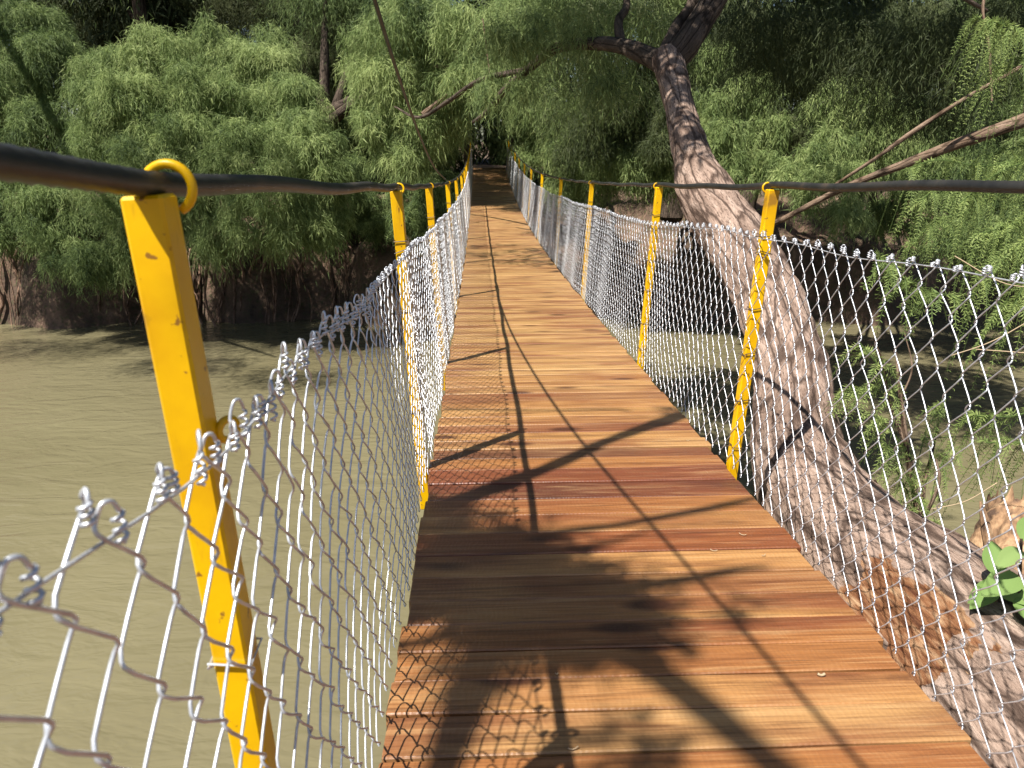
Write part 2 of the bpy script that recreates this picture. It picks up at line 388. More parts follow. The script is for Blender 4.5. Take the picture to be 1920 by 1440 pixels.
gy = gridlines([(-120, -20, 10), (-20, -3, .8), (-3, 6, .13), (6, 21, 1.5), (21, 25.5, .12), (25.5, 34, .4), (34, 90, 4), (90, 300, 30)])
X, Y = np.meshgrid(gx, gy); Z = ground_z(X, Y)
nx, ny = len(gx), len(gy)
i, j = np.meshgrid(np.arange(nx - 1), np.arange(ny - 1)); q = (j * nx + i).ravel()
mb = MB(); mb.add(np.stack([X, Y, Z], -1).reshape(-1, 3), np.stack([q, q + 1, q + nx + 1, q + nx], 1))
tag(mb.build('ground', MAT['earth'], smooth=True), kind='structure')
mb = MB(); mb.add([(-250, -3, WATER), (250, -3, WATER), (250, 27, WATER), (-250, 27, WATER)], [[0, 1, 2, 3]])
tag(mb.build('river', MAT['water']), kind='structure')

# ------------------------------------------------------------------ footbridge: deck of cross planks on cables
bridge = thing('footbridge', 'narrow suspended footbridge with a sagging deck of varnished orange brown cross planks', 'footbridge', (0, 12, float(dz(12))))
mb = MB(); y = -3.0; k = 0
while y < 26.9:
    wd = rng.uniform(.098, .135); yc = y + wd / 2
    sl_ = float(np.polyval(np.polyder(_dk), yc)); a = math.atan(sl_)
    R = np.array([[1, 0, 0], [0, math.cos(a), math.sin(a)], [0, -math.sin(a), math.cos(a)]])
    yw = rng.normal(0, .0035); Rz = np.array([[math.cos(yw), math.sin(yw), 0], [-math.sin(yw), math.cos(yw), 0], [0, 0, 1]])
    hw = .553 + rng.uniform(-.006, .008); xo = rng.uniform(-.006, .006)
    th = .019
    add_box(mb, V3(xo, yc, float(dz(yc)) - th + rng.normal(0, .0016)), (hw, wd / 2 - rng.uniform(.001, .003), th), Rz @ R, tint=k * .37 + rng.uniform(0, .3))
    y += wd; k += 1
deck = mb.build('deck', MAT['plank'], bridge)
ys = np.linspace(-3, 26.9, 120)
for x in (-.42, .42):
    mb = MB(); add_tube(mb, np.stack([np.full_like(ys, x), ys, dz(ys) - .06], 1), .016, 8)
    mb.build('deck_cable', MAT['cable'], bridge, smooth=True)

# ------------------------------------------------------------------ mesh fences with yellow posts
POST_Y = [-1.35, .71, 2.56, 4.22, 6.76, 9.3, 12.1, 14.6, 16.8, 19.0, 21.2, 23.4, 25.6]
LEAN, XM, XP = .050, .560, .584
POST_X = {(-1, .71): .026, (-1, -1.35): .03}
POST_H = {-1.35: 1.10, .71: 1.006}
def surf(side, s, h, d=0.0):
    """point of the wire mesh: s along the bridge, h above the deck, d towards the deck"""
    s = np.asarray(s, float); h = np.asarray(h, float)
    bul = .010 * np.sin(s * 3.1 + side) * np.sin(h * 4) + .006 * np.sin(s * 7.3 + 2 * side + h * 3)
    return np.stack([side * (XM + LEAN * h + bul - d) + 0 * s, s + 0 * h, dz(s) + h], -1)

def fence(side, label, near_top):
    f = thing('mesh_fence', label, 'fence', (side * .58, 2.56, float(dz(2.56))), 'mesh fences along the bridge edges')
    for py in POST_Y:
        e = bpy.data.objects.new  # posts are meshes of their own
        base = V3(side * (XP + POST_X.get((side, py), 0)), py, float(dz(py)))
        top = base + V3(side * LEAN * 1.0, rng.normal(0, .006), POST_H.get(py, 1.0))
        low = base - V3(side * LEAN * .16, 0, .16)
        ax = nrm(top - low); xx = nrm(np.cross(V3(0, 1, 0), ax)); yy = np.cross(ax, xx)
        mb = MB(); add_box(mb, (low + top) / 2, (.0188, .0188, float(np.linalg.norm(top - low)) / 2), np.array([xx, yy, ax]))
        po = mb.build('post', MAT['yellow'], f)
        # ring welded to the far face of the head, closed round the cable
        mb = MB(); th = np.linspace(.15 * math.pi, 1.93 * math.pi, 26)
        cc = top + V3(0, .028, .004)
        rr_ = .0225 if (side < 0 and py == .71) else .0165
        ring = np.stack([cc[0] + side * -.006 + rr_ * np.sin(th), cc[1] + .006 * np.sin(th * .5), cc[2] - rr_ * np.cos(th)], 1)
        ring[-1] += V3(0, -.012, -.006)
        add_tube(mb, ring, .0046 if rr_ > .02 else .0034, 8); mb.build('cable_ring', MAT['yellow'], po, smooth=True)
        for hh in ((.84, .79, .60, .43, .24, .07) if py > 1 else (.50, .1)):
            mb = MB(); c = base + (top - base) * (hh + rng.uniform(-.015, .015)); a = .0225
            pts = [c + xx * sx * a + yy * sy * a + ax * rng.uniform(-.008, .008) for sx, sy in ((-1, -1), (1, -1), (1, 1), (-1, 1), (-1, -1))]
            pts.append(pts[0] - xx * side * .02 + yy * .012)
            add_tube(mb, np.array(pts), .0016, 5); mb.build('wire_tie', MAT['tie' if py > 1 else 'wire'], po)
        if side < 0 and py == .71:
            mb = MB(); c = base + (top - base) * .765 + V3(.026, .022, 0); th = np.linspace(0, 2 * math.pi, 22)
            add_tube(mb, np.stack([c[0] + .006 * np.cos(th), c[1] + .010 * np.cos(th), c[2] + .011 * np.sin(th)], 1), .0042, 8)
            mb.build('mesh_ring', MAT['yellow'], po, smooth=True)
    # handrail cable
    ys = np.concatenate([np.arange(-2.9, 6, .012), np.arange(6, 27, .05)])
    hx = side * (XP + LEAN * 1.01)
    sag = 0 * ys
    for a, b in zip(POST_Y[:-1], POST_Y[1:]):
        mk = (ys >= a) & (ys < b); sag[mk] += np.interp(ys[mk], (a, b), (POST_H.get(a, 1.0) - 1, POST_H.get(b, 1.0) - 1)); sag[mk] -= .004 * np.sin(math.pi * (ys[mk] - a) / (b - a))
    ox = side * np.interp(ys, POST_Y, [POST_X.get((side, v), 0) for v in POST_Y])
    p = np.stack([hx + ox + .003 * np.sin(ys * 5 + side), ys, dz(ys) + 1.0125 + sag + .003 * np.sin(ys * 7.7 + side)], 1)
    mb = MB(); add_tube(mb, p, .0102, 18, lobes=(6, .2, 7.0)); mb.build('handrail_cable', MAT['cable'], f, smooth=True)
    # chain link strands
    pit = .040
    u = np.array([0, .07, .2, .5, .8, .93]); su = .45 * (1 - 2 * u) + .55 * np.cos(np.pi * u); du = np.array([0, .55, .95, 1, .95, .55])
    mb = MB(); s0 = -1.2; k = 0
    H = 16
    U0, U1 = u, np.array([0, .25, .75])
    while s0 < 26.3:
        ht = near_top(s0) + (rng.normal(0, .008) if s0 < 1.6 else rng.normal(0, .003))
        if s0 > 7: u = U1; su = 1 - 2 * u; du = np.array([0, .8, .8])
        jit = rng.normal(0, .0048 if s0 < 1.6 and side < 0 else .0026, H + 1); ss = []; hh = []; dd = []
        for j_ in range(H):
            sg = 1 if (j_ + k) % 2 == 0 else -1
            amp = (pit / 2 + .003)
            ss += list(s0 + sg * amp * su + jit[j_] * (1 - u) + jit[j_ + 1] * u); hh += list((j_ + u) * ht / H)
            dd += list(sg * .0036 * du)
        ss.append(s0 + (1 if (H + k) % 2 == 0 else -1) * (pit / 2) + jit[H]); hh.append(ht); dd.append(0)
        ss, hh, dd = np.array(ss), np.array(hh), np.array(dd)
        near = s0 < 7
        if s0 < 9:                              # strand end bent over the top wire and twisted back
            e = ss[-1]; k1 = rng.uniform(.6, 1.2) * (.62 if side < 0 and s0 < 1.6 else .30); side_ = 1 if (H + k) % 2 == 0 else -1
            tw = np.linspace(0, 1, 22)
            ex_s = np.concatenate([[e - side_ * .004, e - side_ * .012 * k1, e - side_ * .022 * k1, e - side_ * .028 * k1], e - side_ * .03 * k1 + .0036 * np.cos(tw * 19)])
            ex_h = np.concatenate([[ht + .014 * k1, ht + .026 * k1, ht + .024 * k1, ht + .010 * k1], ht + .004 - tw * .042 * k1])
            ex_d = np.concatenate([[.001, .004, .007, .008], .006 + .0036 * np.sin(tw * 19)])
            hk = spline(np.stack([np.r_[ss[-2:], ex_s[:5]], np.r_[hh[-2:], ex_h[:5]], np.r_[dd[-2:], ex_d[:5]]], 1), 19)[3:]
            ex_s = np.r_[hk[:, 0], ex_s[5:]]; ex_h = np.r_[hk[:, 1], ex_h[5:]]; ex_d = np.r_[hk[:, 2], ex_d[5:]]; ss, hh, dd = ss[:-1], hh[:-1], dd[:-1]
            ss = np.concatenate([ss, ex_s]); hh = np.concatenate([hh, ex_h]); dd = np.concatenate([dd, ex_d])
        pts = surf(side, ss, hh, dd)
        rad = (.0017 if side < 0 and s0 < 1.4 else .0014) if s0 < 5 else (.0015 if s0 < 9 else .0019)
        V, F, b_ = tube(pts, rad, 6 if near else 4); mb.add(V, F)
        s0 += pit; k += 1
    mb.build('wire_mesh', MAT['wire'], f, smooth=True)
    ys = np.arange(-1.2, 26.3, .06)
    mb = MB()
    hh = np.array([near_top(v) for v in ys]) - .012 + .004 * np.sin(ys * 9)
    add_tube(mb, surf(side, ys, hh, .002), .0016, 5)
    mb.build('tension_wire', MAT['wire'], f, smooth=True)
    return f
def top_left(s): return .805 + .012 * math.sin(s * 7.1) * (s < 1.5) - .012 * math.exp(-((s - .9) / .3) ** 2) + .008 * math.sin(s * 3)
def top_right(s): return .81 + .048 * float(smooth(4.4, 2.4, s)) + .008 * math.sin(s * 2.3)
fence(-1, 'wire mesh fence with yellow posts on the open water side at left', top_left)
fence(1, 'wire mesh fence with yellow posts in front of the leaning tree trunk', top_right)

# overhead stay cable running down to the left handrail
yy_ = np.array([-3, -.5, 1.1, 2.3, 3.7, 5.2, 7.0]); hh_ = np.array([3.4, 2.45, 1.93, 1.58, 1.31, 1.13, 1.035])
p = spline(np.stack([np.full(7, -.66), yy_, dz(yy_) + hh_], 1), 160)
mb = MB(); add_tube(mb, p, .0062, 10, lobes=(6, .12, 9.0))
tag(mb.build('stay_cable', MAT['cable'], smooth=True), 'thin dark stay cable slanting down from above to the left handrail', 'cable')

# gateway at the far end
gate = thing('gateway', 'dark timber gateway under the trees where the bridge ends', 'gateway', (0, 27.0, -.62))
for x in (-.78, .78):
    mb = MB(); add_box(mb, V3(x, 27.05, .35), (.085, .085, 1.25)); mb.build('gate_post', MAT['timber'], gate)
mb = MB(); add_box(mb, V3(0, 27.05, 1.66), (1.0, .07, .07)); mb.build('crossbeam', MAT['timber'], gate)

# ------------------------------------------------------------------ foliage
def clump(mb, c, R, lf=.26, lw=.017, cover=3.0, droop=1.0, L=.85, base_tint=.5, K=7, up=.35):
    """hanging feathery sprays round a centre: every leaf one narrow pointed face"""
    c = np.asarray(c, float); R = np.broadcast_to(np.asarray(R, float), (3,)) * V3(1, 1, .85)
    r = float(np.mean(R)); n = int(cover * math.pi * r * r / (lf * lw * .5) / K) + 4
    d = nrm(rng.normal(size=(n, 3))); d[:, 2] = d[:, 2] * .9 + up * .35; d = nrm(d)
    lob = 1 + .4 * np.sin(d[:, 0] * 5 + c[0] * 3) * np.sin(d[:, 2] * 5 + c[2] * 5) + .28 * np.sin(d[:, 1] * 9 + c[1])
    b = c + d * R * (rng.uniform(.1, 1, (n, 1)) ** .55) * .72 * lob[:, None]
    td = nrm(d * V3(1, 1, .55) + rng.normal(0, .45, (n, 3)) + V3(0, 0, .15))
    Li = L * r ** .4 * rng.uniform(.5, 1.15, (n, 1, 1))
    t = (np.linspace(.1, 1, K)[None] + rng.uniform(-.06, .06, (n, K)))[..., None]
    dn = V3(0, 0, -1)
    p = b[:, None] + td[:, None] * Li * t * .75 + dn * droop * Li * t * t
    tan = td[:, None] * .75 + dn * 2 * droop * t
    ld = nrm(nrm(tan) * .75 + rng.normal(0, .5, (n, K, 3)) + dn * .2)
    nr = nrm(d[:, None] * .8 + rng.normal(0, .5, (n, K, 3)) + V3(-.2, -.3, .6))
    wd = nrm(np.cross(ld, nr))
    l = lf * rng.uniform(.55, 1.25, (n, K, 1)); ww = lw * rng.uniform(.7, 1.3, (n, K, 1)) * .5
    A = p; Bp = p + ld * l * .4 + wd * ww; Cp = p + ld * l + dn * l * .12; D = p + ld * l * .4 - wd * ww
    V = np.stack([A, Bp, Cp, D], 2).reshape(-1, 3); F = np.arange(len(V)).reshape(-1, 4)
    ti = np.clip(base_tint + rng.normal(0, .16, (n, 1)) + rng.normal(0, .09, (n, K)), 0, 1).ravel()
    mb.add(V, F, ti)

def tufts(mb, c, r, lf, lw, cover, tint, n=11, k=.40):
    """a bough's worth of foliage: separate drooping tufts round a centre, the bigger ones low"""
    for i_ in range(n):
        d = nrm(rng.normal(size=3) + V3(0, -.2, .35)); q = np.asarray(c) + d * r * V3(1, 1, .85) * rng.uniform(.55, .85)
        clump(mb, q, r * k * rng.uniform(.35, 1.25) * V3(rng.uniform(.75, 1.3), 1, rng.uniform(.6, 1.1)), lf * rng.uniform(.8, 1.2), lw, cover, base_tint=tint + rng.normal(0, .15), L=rng.uniform(.42, .7), droop=rng.uniform(.5, 1.2))
    for i_ in range(9):
        d = nrm(rng.normal(size=3) * V3(1, 1, .5)); q = np.asarray(c) + d * r * rng.uniform(.5, 1.05)
        clump(mb, q, r * V3(.2, .2, .5) * rng.uniform(.7, 1.2), lf, lw, cover * .7, base_tint=tint + rng.normal(0, .15), L=.55, droop=1.5)
    clump(mb, c, r * .62, lf, lw, cover * .5, base_tint=tint - .15)

def trunk_tube(mb, pts, n=40, sides=14, rough=.12, sc=2.0):
    p = spline(pts, n); V, F, b = tube(p[:, :3], p[:, 3], sides)
    c = np.repeat(p[:, :3], sides, 0); d = V - c
    k = np.array([mnoise.fractal(Vector((v[0] * sc, v[1] * sc, v[2] * sc * .4)), 1, 2, 4) for v in V])
    V = c + d * (1 + rough * k[:, None]); mb.add(V, F, None, b)

def far_tree(label, base, clumps, extra=(), lean=(0, 0), mat='leaf', lf=.17, lw=.014, cover=2.7, tint=.5, trunk_r=.32, hgt=4.4, roots=0, limbs=5, name='cypress_tree', fwd=0.0, back=1.3, bough=None, group='trees on the far bank'):
    bx, by = base[0], base[1] + back; bz = float(ground_z(np.array([bx]), np.array([by]))[0]) - .1
    tr = thing(name, label, 'bush' if name == 'bush' else 'tree', (bx, by, bz), group)
    cs = [(P(px, py, t - fwd), r * (t - fwd) / FPX, 1.0) for px, py, t, r in clumps] + [(np.array(e[0], float), e[1], e[2] if len(e) > 2 else 1.0) for e in extra]
    mb = MB(); top = V3(bx + lean[0], by + lean[1], bz + hgt)
    mid = V3(bx + lean[0] * .3 + rng.normal(0, .15), by + lean[1] * .3, bz + hgt * .45)
    trunk_tube(mb, [(bx, by, bz, trunk_r * 1.35), (bx + lean[0] * .06, by, bz + .9, trunk_r), (*mid, trunk_r * .75), (*top, trunk_r * .2)])
    mb.build('trunk', MAT['bark_dark'], tr, smooth=True)
    order = sorted([c for c in cs if c[2] >= 1], key=lambda c: -c[1])
    if bough:
        mb = MB(); trunk_tube(mb, bough, 40, 10); mb.build('branch', MAT['bark_dark'], tr, smooth=True)
    for c, r, _ in order[:limbs]:
        f = rng.uniform(.3, .7); s = V3(*mid) * (1 - f) + np.array(top) * f
        s = V3(*mid) if c[2] < mid[2] + 1 else s
        q = (s + c) / 2 + V3(0, 0, .35)
        mb = MB(); trunk_tube(mb, [(*s, trunk_r * .35), (*q, trunk_r * .22), (*c, .03)], 14, 8)
        mb.build('branch', MAT['bark_dark'], tr, smooth=True)
    mb = MB()
    for c, r, cv in cs:
        if r > 1.75 or cv < 1: clump(mb, c, r, lf, lw, cover * cv, base_tint=tint + rng.normal(0, .06))
        else: tufts(mb, c, r, lf, lw, cover, tint)
    mb.build('crown', MAT[mat], tr)
    if roots:
        mb = MB()
        for k in range(roots):
            a = bx + rng.normal(0, 1.5); y1 = 23.1 + rng.normal(0, .2); w_ = rng.uniform(.012, .045)
            pts = [(a * .7 + bx * .3, y1 + .6, -2.55 + rng.normal(0, .15), w_ * 1.6)]
            for z in np.linspace(-2.9, WATER - .1, 4): 
                y1 -= .16; pts.append((a + rng.normal(0, .12), y1 + rng.normal(0, .09), z, w_ * rng.uniform(.6, 1.3)))
            trunk_tube(mb, pts, 14, 7, .25, 4)
        mb.build('roots', MAT['root'], tr, smooth=True)
    return tr

# big cypresses on the far bank, left of the bridge
far_tree('loose cypress at the left edge with pale roots gripping the bank', (-14.2, 23.6),
         [(40, 50, 24, 90), (90, 120, 23.6, 75), (30, 170, 23.5, 85), (110, 240, 23, 80), (40, 320, 23, 90), (110, 400, 22.5, 80), (40, 420, 23, 70), (180, 490, 22, 55), (120, 480, 22, 55), (-60, 200, 23, 120), (-50, 380, 23, 90)],
         roots=40, fwd=2.9, tint=.42, bough=[(-14.2, 24.8, 1.5, .2), (-14.6, 22.4, 5.6, .15), (-12.6, 17.2, 5.2, .09), (-9.5, 14.6, 4.3, .03)], extra=[((-11.8, 14.3, 4.0), .9, .65), ((-10.4, 14.1, 3.9), .8, .6), ((-9.0, 13.1, 3.9), .8, .5), ((-7.9, 12.9, 3.8), .8, .65), ((-14.4, 15.9, 4.5), 1.3, .4), ((-12.4, 16.2, 4.6), 1.3, .45), ((-10.6, 15.9, 4.5), 1.3, .4), ((-8.8, 16.0, 4.5), 1.2, .45), ((-7.2, 15.8, 4.4), 1.1, .4), ((-16.4, 15.8, 4.6), 1.3, .4)])  # sparse extra clumps added out of view to shade the water, bough carries them
far_tree('broad bright cypress mound behind the nearest yellow post', (-11.2, 24.4),
         [(210, 140, 22.3, 70), (290, 110, 22, 80), (250, 200, 21.4, 95), (330, 190, 21.2, 90), (190, 270, 21.8, 75), (280, 290, 21.2, 90), (350, 270, 21, 75), (230, 370, 21.6, 75), (320, 370, 21.4, 70), (260, 440, 21.8, 60), (210, 470, 22, 50)],
         roots=40, fwd=2.9, tint=.62)
far_tree('wide bright cypress with rounded drooping tiers left of the bridge', (-8.2, 24.2),
         [(400, 100, 23, 75), (480, 120, 22.6, 75), (440, 190, 21.8, 85), (540, 190, 21.8, 75), (470, 270, 21, 90), (570, 270, 20.8, 80), (520, 340, 20.5, 95), (600, 340, 20.8, 60), (410, 350, 21.2, 75), (560, 420, 21, 70), (470, 430, 21.2, 65), (400, 440, 21.5, 55), (610, 410, 21.2, 45)],
         roots=36, fwd=2.9, tint=.62)
far_tree('tall dull cypress with bare grey twigs rising behind the left mounds', (-12.5, 29),
         [(80, 0, 29, 90), (200, 20, 29, 100), (300, 0, 29, 80), (180, 100, 29.5, 70)], [((-13, 28.5, 8.5), 2.4), ((-10, 28, 9), 2.4), ((-16, 28, 8), 2.6)], mat='leaf_dull_shade', hgt=13, tint=.6)
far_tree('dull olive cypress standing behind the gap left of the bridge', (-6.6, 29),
         [(420, 10, 29, 90), (540, 30, 29, 90), (620, 80, 28, 75), (650, 10, 28, 80), (600, 170, 28.5, 55), (640, 130, 26, 55), (600, 100, 26, 50), (640, 70, 26, 50), (690, 30, 25, 55), (660, 180, 28, 50)], [((-7, 28, 8.6), 2.4), ((-4, 28, 8.4), 2.2), ((-2, 27.5, 7.5), 2)], mat='leaf_dull_shade', hgt=13, tint=.65)
far_tree('thick trunked cypress in deep shade beside the left end of the bridge', (-5.2, 23.6),
         [(660, 330, 24, 50), (690, 380, 23.6, 40), (770, 350, 22, 45), (810, 370, 21.5, 45), (760, 410, 21.5, 40), (840, 350, 23, 40), (800, 420, 22, 40), (845, 400, 22.5, 35), (640, 240, 25, 60), (710, 420, 23, 40), (655, 400, 24, 40)], [((-5, 26, 5), 1.8), ((-3, 26, 5), 1.6), ((-1.7, 17.5, 2.7), .8), ((-2.0, 18.9, 2.9), .9), ((-1.5, 20.3, 2.9), .9), ((-1.3, 22, 2.6), .8), ((-1.2, 18.2, 2.3), .7), ((-.9, 20.6, 2.2), .7), ((-1.5, 24.2, 3.2), .9), ((-.4, 23.6, 2.9), .8), ((-.9, 25.6, 3.2), .9), ((.3, 25.6, 2.7), .7), ((-1.5, 19.4, 1.5), .8), ((-1.9, 21.2, 1.5), 1.0), ((-1.3, 23.2, 1.7), 1.0), ((-.5, 25.2, 2.3), .8), ((-1.9, 25.4, .8), .9), ((-2.0, 23.6, .2), .8), ((-1.9, 26.5, .3), .8)], trunk_r=.55, tint=.35, roots=24, fwd=1.0)  # extra holds clumps added over the far planks to shade them
# right of the bridge
far_tree('cypress with hanging tiers just right of the bridge end', (3.2, 24.6),
         [(1000, 215, 21.5, 50), (1060, 220, 21, 60), (1010, 290, 22, 50), (1080, 290, 20.5, 60), (1130, 240, 20, 55), (1120, 340, 20, 45), (1060, 350, 21, 40)],
         [((3, 25, 4.6), 1.8), ((1.2, 26, 4.2), 1.6), ((1.1, 22.5, 2.6), .8), ((.9, 25, 2.2), .9), ((1.9, 25.6, .8), .9), ((2.0, 23.6, .2), .8), ((1.9, 26.8, .2), .8), ((1.35, 25.8, .8), .55), ((1.3, 26.9, 1.2), .6), ((.2, 26.5, 2.4), .7), ((-1.3, 26.6, 1.1), .6), ((-1.35, 25.4, .6), .5)], tint=.5)
far_tree('yellowish cypress whose sprays reach down behind the trunk bend', (6.0, 23.6),
         [(1190, 230, 19.5, 60), (1230, 280, 18.8, 55), (1180, 310, 19, 55), (1240, 210, 19.5, 50), (1150, 290, 19.5, 50), (1250, 340, 19, 45)],
         [((5, 24, 4.8), 1.9)], tint=.66)
far_tree('fresh green cypress right of the upper trunk', (8.0, 22.4),
         [(1335, 190, 17, 42), (1335, 110, 18, 48), (1400, 170, 17, 50), (1360, 260, 16.5, 48), (1430, 235, 17, 52), (1385, 305, 16.5, 50), (1450, 310, 16.5, 40), (1320, 250, 17.5, 40)],
         [((7, 22, 5.4), 1.6)], tint=.62)
far_tree('bright round cypress with fan shaped tiers at right', (11.2, 22),
         [(1560, 200, 16.5, 48), (1620, 190, 16, 60), (1670, 220, 16, 48), (1580, 260, 16, 50), (1530, 290, 16, 42), (1640, 270, 16, 48), (1520, 345, 15.5, 42), (1590, 330, 15.5, 42), (1590, 400, 15, 42), (1480, 330, 16, 35)],
         [], tint=.66)
far_tree('dim cypress filling the right edge behind the brown branch', (15.0, 23),
         [(1760, 240, 18, 75), (1850, 200, 18, 90), (1740, 330, 17.5, 70), (1830, 330, 17, 80), (1930, 330, 17, 90), (1700, 400, 18, 60), (1780, 430, 17, 60), (1880, 440, 16.5, 70), (1960, 180, 18, 90)],
         [((14, 21, 5), 2.2), ((17, 22, 4.5), 2.4)], tint=.35)
for k, (lb_, bx, xs) in enumerate([('low spreading cypress added to shade the undercut bank right of the bridge', 7.5, (2.6, 4.6, 6.6, 8.6)), ('dusky cypress added over the water to shade the bank behind the right mesh', 12.5, (10.4, 12.2, 14.2))]):
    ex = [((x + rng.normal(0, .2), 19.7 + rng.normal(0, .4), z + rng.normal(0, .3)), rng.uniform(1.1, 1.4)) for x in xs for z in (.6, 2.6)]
    far_tree(lb_, (bx, 23.4), [], ex, mat='leaf_dull_shade', tint=.45, hgt=4)  # both trees added to shade the far bank, behind the brighter crowns
for k, (lb_, c_) in enumerate([('bright leafy bush straight beyond the gateway', (.4, 31.5))]):
    far_tree(lb_, c_, [], [((c_[0] + rng.normal(0, .6), c_[1] + rng.normal(0, .4), z), 1.1) for z in (-.2, .7, 1.7)], hgt=2, trunk_r=.06, limbs=2, name='bush', back=0, group='bushes beyond the gateway', tint=.7, lw=.05)
# back row that closes the view, higher up the slope
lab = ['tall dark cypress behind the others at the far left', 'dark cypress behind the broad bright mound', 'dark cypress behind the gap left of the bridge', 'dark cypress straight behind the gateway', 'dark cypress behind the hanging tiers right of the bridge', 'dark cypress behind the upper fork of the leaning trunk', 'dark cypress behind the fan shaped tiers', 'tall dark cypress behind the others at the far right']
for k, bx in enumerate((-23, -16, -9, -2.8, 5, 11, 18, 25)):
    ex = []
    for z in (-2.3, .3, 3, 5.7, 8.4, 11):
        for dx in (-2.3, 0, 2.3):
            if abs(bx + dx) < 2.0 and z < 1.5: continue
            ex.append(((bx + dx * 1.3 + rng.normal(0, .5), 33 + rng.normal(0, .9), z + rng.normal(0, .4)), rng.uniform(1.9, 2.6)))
    far_tree(lab[k], (bx, 34.5), [], ex, mat='leaf_dull_shade', lf=.5, lw=.075, cover=4.2, hgt=11, tint=.3, limbs=3, group='trees of the back row')

# ------------------------------------------------------------------ the leaning cypress beside the bridge
lt = thing('leaning_cypress', 'thick cypress trunk leaning out past the right mesh fence, forked at the top', 'tree', P(1990, 1480, 2.0))
def PR(px, py, t, dpx): return (*P(px, py, t), dpx * t / FPX / 2)
path = [PR(2120, 1650, 1.75, 600), PR(1940, 1430, 1.98, 530), PR(1750, 1215, 2.3, 385), PR(1585, 1030, 2.75, 245), PR(1500, 880, 3.25, 172), PR(1490, 780, 3.6, 150), PR(1478, 680, 3.95, 126), PR(1440, 560, 4.5, 118),
        PR(1380, 450, 5.05, 112), PR(1325, 370, 5.5, 98), PR(1296, 290, 5.95, 66), PR(1277, 215, 6.4, 56), PR(1262, 150, 6.8, 52), PR(1252, 112, 7.05, 58)]
ns, sd = 320, 100
p = spline(path, ns); V, F, bk = tube(p[:, :3], p[:, 3], sd)
cen = np.repeat(p[:, :3], sd, 0); dr = V - cen; rad = np.linalg.norm(dr, axis=1); un = dr / rad[:, None]
wc = P(1665, 1120, 2.12); wound = np.zeros(len(V))
axis = nrm(P(1800, 1260, 2.2) - P(1610, 1050, 2.5))
for i_, v in enumerate(V):
    s, a, c_ = bk[i_]
    q = Vector((s * 2.2, a * 9, c_ * 9))
    rg = 1 - abs(mnoise.noise(q * 1.6)) * 2; rg2 = mnoise.fractal(q * 1.2, 1, 2, 5)
    big = mnoise.noise(Vector(v) * 2.1)
    kn = mnoise.noise(Vector(v) * 5.5)
    dv = v - wc; al = float(dv @ axis); ac = float(np.linalg.norm(dv - al * axis))
    m_ = 1 - math.hypot(al / .42, ac / .13) + .75 * mnoise.fractal(Vector(v) * 9, 1, 2, 3)
    wound[i_] = min(1, max(0, m_ * 5))
    k = .085 * big + .05 * rg + .06 * rg2 + .09 * max(kn, 0) - .05 * wound[i_]
    V[i_] = cen[i_] + un[i_] * rad[i_] * (1 + k)
mb = MB(); mb.add(V, F, None, bk)
tk = mb.build('trunk', MAT['bark'], lt, smooth=True)
a = tk.data.attributes.new("wound", 'FLOAT', 'POINT'); a.data.foreach_set("value", wound.astype(np.float32))
limbs = [
    [PR(1255, 125, 7.0, 50), PR(1215, 105, 7.3, 36), PR(1160, 85, 7.8, 28), PR(1100, 82, 8.5, 22), PR(1040, 92, 9.3, 20), PR(990, 130, 10.2, 16), PR(950, 165, 11, 14), PR(915, 208, 11.8, 10), PR(885, 230, 12.4, 5)],
    [PR(1255, 120, 7.0, 52), PR(1285, 85, 7.0, 50), PR(1320, 30, 7.1, 48), PR(1360, -40, 7.2, 46), PR(1400, -150, 7.4, 40), PR(1440, -300, 7.6, 30), PR(1430, -480, 8, 16)],
    [PR(1245, 100, 7.1, 26), PR(1270, 50, 7.2, 24), PR(1300, 0, 7.3, 20), PR(1310, -90, 7.5, 16), PR(1250, -220, 7.8, 10)],
    [PR(1165, 88, 7.8, 20), PR(1160, 40, 8, 16), PR(1175, 0, 8.2, 14), PR(1150, -120, 8.5, 9)],
    [PR(1400, -150, 7.4, 26), PR(1560, -120, 8, 20), PR(1700, -60, 8.6, 14), PR(1850, 20, 9, 6)],
    [PR(985, 132, 10.2, 12), PR(900, 150, 12, 9), PR(840, 190, 13.6, 8), PR(785, 220, 14.8, 6), PR(740, 200, 16, 3)]]
for l in limbs:
    mb = MB(); trunk_tube(mb, l, 60, 18, .12, 4); mb.build('branch', MAT['bark_dark'], lt, smooth=True)  # dark bark puts the shade on these limbs into their colour
for tw_ in ([(815, 124, 16, 7), (850, 127, 15.9, 6), (872, 140, 15.8, 3)], [(792, 215, 16, 10), (815, 196, 16, 8), (845, 172, 15.8, 5)], [(905, 35, 12, 3), (912, 90, 12, 3), (920, 150, 12, 2)]):
    mb = MB(); trunk_tube(mb, [PR(*q) for q in tw_], 16, 6, .2, 8); mb.build('twig', MAT['branch'], lt, smooth=True)
mb = MB()
stub = [PR(1455, 800, 3.45, 7), PR(1490, 797, 3.38, 9), PR(1530, 806, 3.36, 9), PR(1555, 820, 3.36, 4)]
trunk_tube(mb, stub, 20, 8, .2, 9); tag(mb.build('twig', MAT['pale'], lt, smooth=True), 'bleached dead twig lying on the trunk')
mb = MB()
for px, py, t_, r in [(730, 70, 17, 80), (800, 50, 16.5, 80), (735, 160, 17, 80), (815, 140, 16.5, 75), (715, 240, 17, 55), (785, 230, 16.8, 65), (870, 60, 15, 65), (760, 295, 17, 45), (850, 225, 16.8, 40), (700, 130, 17.5, 55), (880, 140, 15, 45)]:
    tufts(mb, P(px, py, t_), r * t_ / FPX, .2, .014, 2.8, .66)
